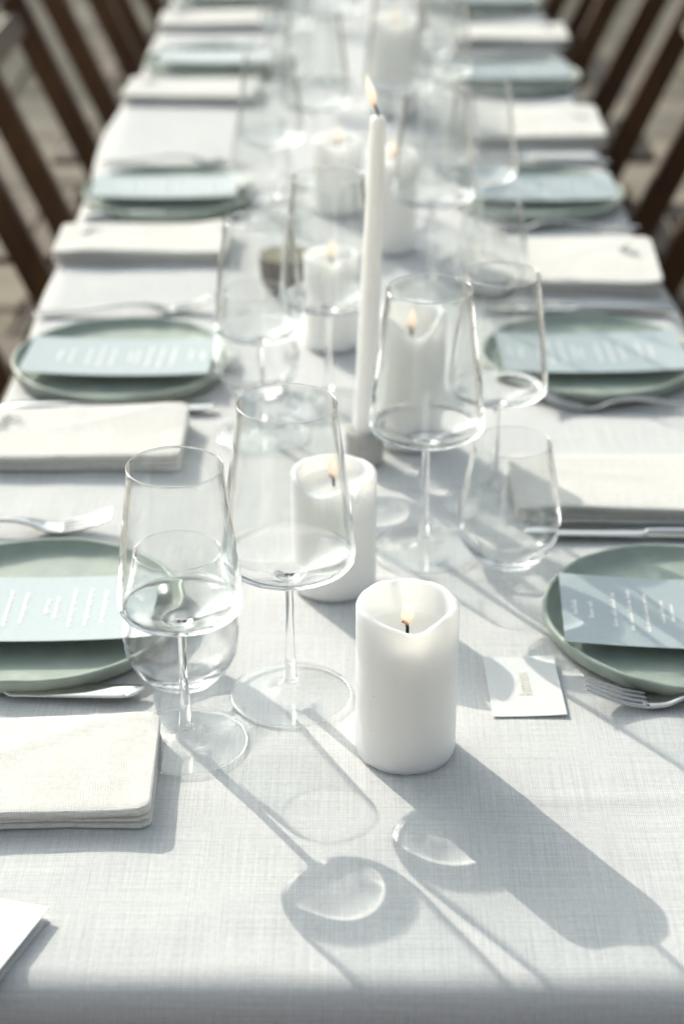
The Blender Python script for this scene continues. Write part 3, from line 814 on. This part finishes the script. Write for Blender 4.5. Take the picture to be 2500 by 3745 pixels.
for n, ((side, row), d) in enumerate(SET.items()):
    where = '%s place on the %s' % (ROWN[row], side)
    flip = 0 if side == 'left' else math.pi
    x, y = d['plate']
    pl = link('plate', PM[n % 4], M['plate']); pl.location = (x, y, TZ); pl.rotation_euler = (0, 0, n*1.9)
    receiver(pl)
    tag(pl, 'sage green stoneware plate under the menu card, ' + where, 'plate', 'green plates at the place settings')
    x, y, a = d['menu']
    mc = link('menu_card', MENU, M['menu'], None, False); mc.location = (x, y, TZ+.0160); mc.rotation_euler = (R(-1.2), 0, a + flip)
    receiver(mc)
    tx = link('printed_text', MPR[n % 2], M['print'], mc, False); tx.location = (0, 0, .00012 + .0005)
    tag(mc, 'pale blue grey menu card lying on the plate, ' + where, 'menu card', 'menu cards on the plates')
    x, y, a = d['fork']
    loc = (x, y, TZ)
    fa = a if side == 'left' else math.pi + a
    if fork0 is None: fork0 = make_fork(); fk = fork0; fk.location = loc; fk.rotation_euler = (0, 0, fa)
    else: fk = dup(fork0, loc, fa)
    tag(fk, 'polished steel fork lying on the %s side of the plate, %s' % ('far' if side == 'left' else 'near', where), 'fork', 'forks at the place settings')
    x, y, a = d['knife']
    loc = (x, y, TZ); fa = a if side == 'left' else math.pi + a
    if knife0 is None: knife0 = make_knife(); kn = knife0; kn.location = loc; kn.rotation_euler = (0, 0, fa)
    else: kn = dup(knife0, loc, fa)
    tag(kn, 'polished steel table knife between plate and napkin, ' + where, 'knife', 'knives at the place settings')
    x, y, a = d['nap']
    nk = link('napkin', NM[n % 3], M['napkin']); nk.location = (x, y, TZ-.0005); nk.rotation_euler = (0, 0, a)
    if side == 'right' and row in (1, 2): nk.scale = (1, 1.4, 1.1)          # these two are folded deeper
    receiver(nk)
    eb = link('embroidery', EMB, M['thread'], nk); eb.location = (-.066 if side == 'left' else .076, .018, .0180); eb.rotation_euler = (0, 0, 0 if side == 'left' else 1.2)
    tag(nk, 'cream linen napkin folded in layers beside the knife, ' + where, 'napkin', 'folded napkins at the place settings')
    x, y = d['white']
    wine_glass(WHITE, (x, y, TZ), n*.7, 'smaller of the two empty stemmed wine glasses, ' + where, 'stemmed wine glasses')
    x, y = d['red']
    wine_glass(RED, (x, y, TZ), n*1.1, 'larger of the two empty stemmed wine glasses, ' + where, 'stemmed wine glasses')
    x, y = d['tumb']
    tumbler((x, y, TZ), 'empty stemless rounded glass tumbler beside the wine glasses, ' + where, 'water tumblers')

# ------------------------------------------------------------------ small cards
pc = link('place_card', card_mesh('place_card', .054, .080, .0005, .0006), M['card'], None, False)
pc.location = (.1275, 1.166, TZ+.0012); pc.rotation_euler = (R(1.5), R(-1.0), R(2.0)); receiver(pc)
cu = bpy.data.curves.new('name', 'FONT'); cu.body = 'katrien'; cu.size = .0115; cu.align_x = 'CENTER'; cu.align_y = 'CENTER'; cu.offset = -.00012
tmp = bpy.data.objects.new('tmp', cu); COL.objects.link(tmp)
bpy.context.view_layer.update()
me = bpy.data.meshes.new_from_object(tmp.evaluated_get(bpy.context.evaluated_depsgraph_get()))
bpy.data.objects.remove(tmp); me.name = 'printed_name'; me.materials.clear()
nm = link('printed_name', me, M['ink'], pc, False); nm.location = (0, .002, .0012); nm.rotation_euler = (0, 0, math.pi/2); nm.scale = (.92, 1.25, 1)
tag(pc, 'small white place card with a faint gold name between candle and right plate', 'place card')

fc = empty('folded_card', (-.232, .873, TZ), R(-20))
lo_ = link('lower_leaf', card_mesh('lower_leaf', .070, .078, .0005), M['card'], fc, False); lo_.location = (0, -.002, .0006)
up_ = link('upper_leaf', card_mesh('upper_leaf', .070, .078, .0005), M['card'], fc, False); up_.location = (-.0010, .001, .0036); up_.rotation_euler = (0, R(-4.2), 0)
tag(fc, 'white folded card cut off by the lower left corner of the picture', 'card')
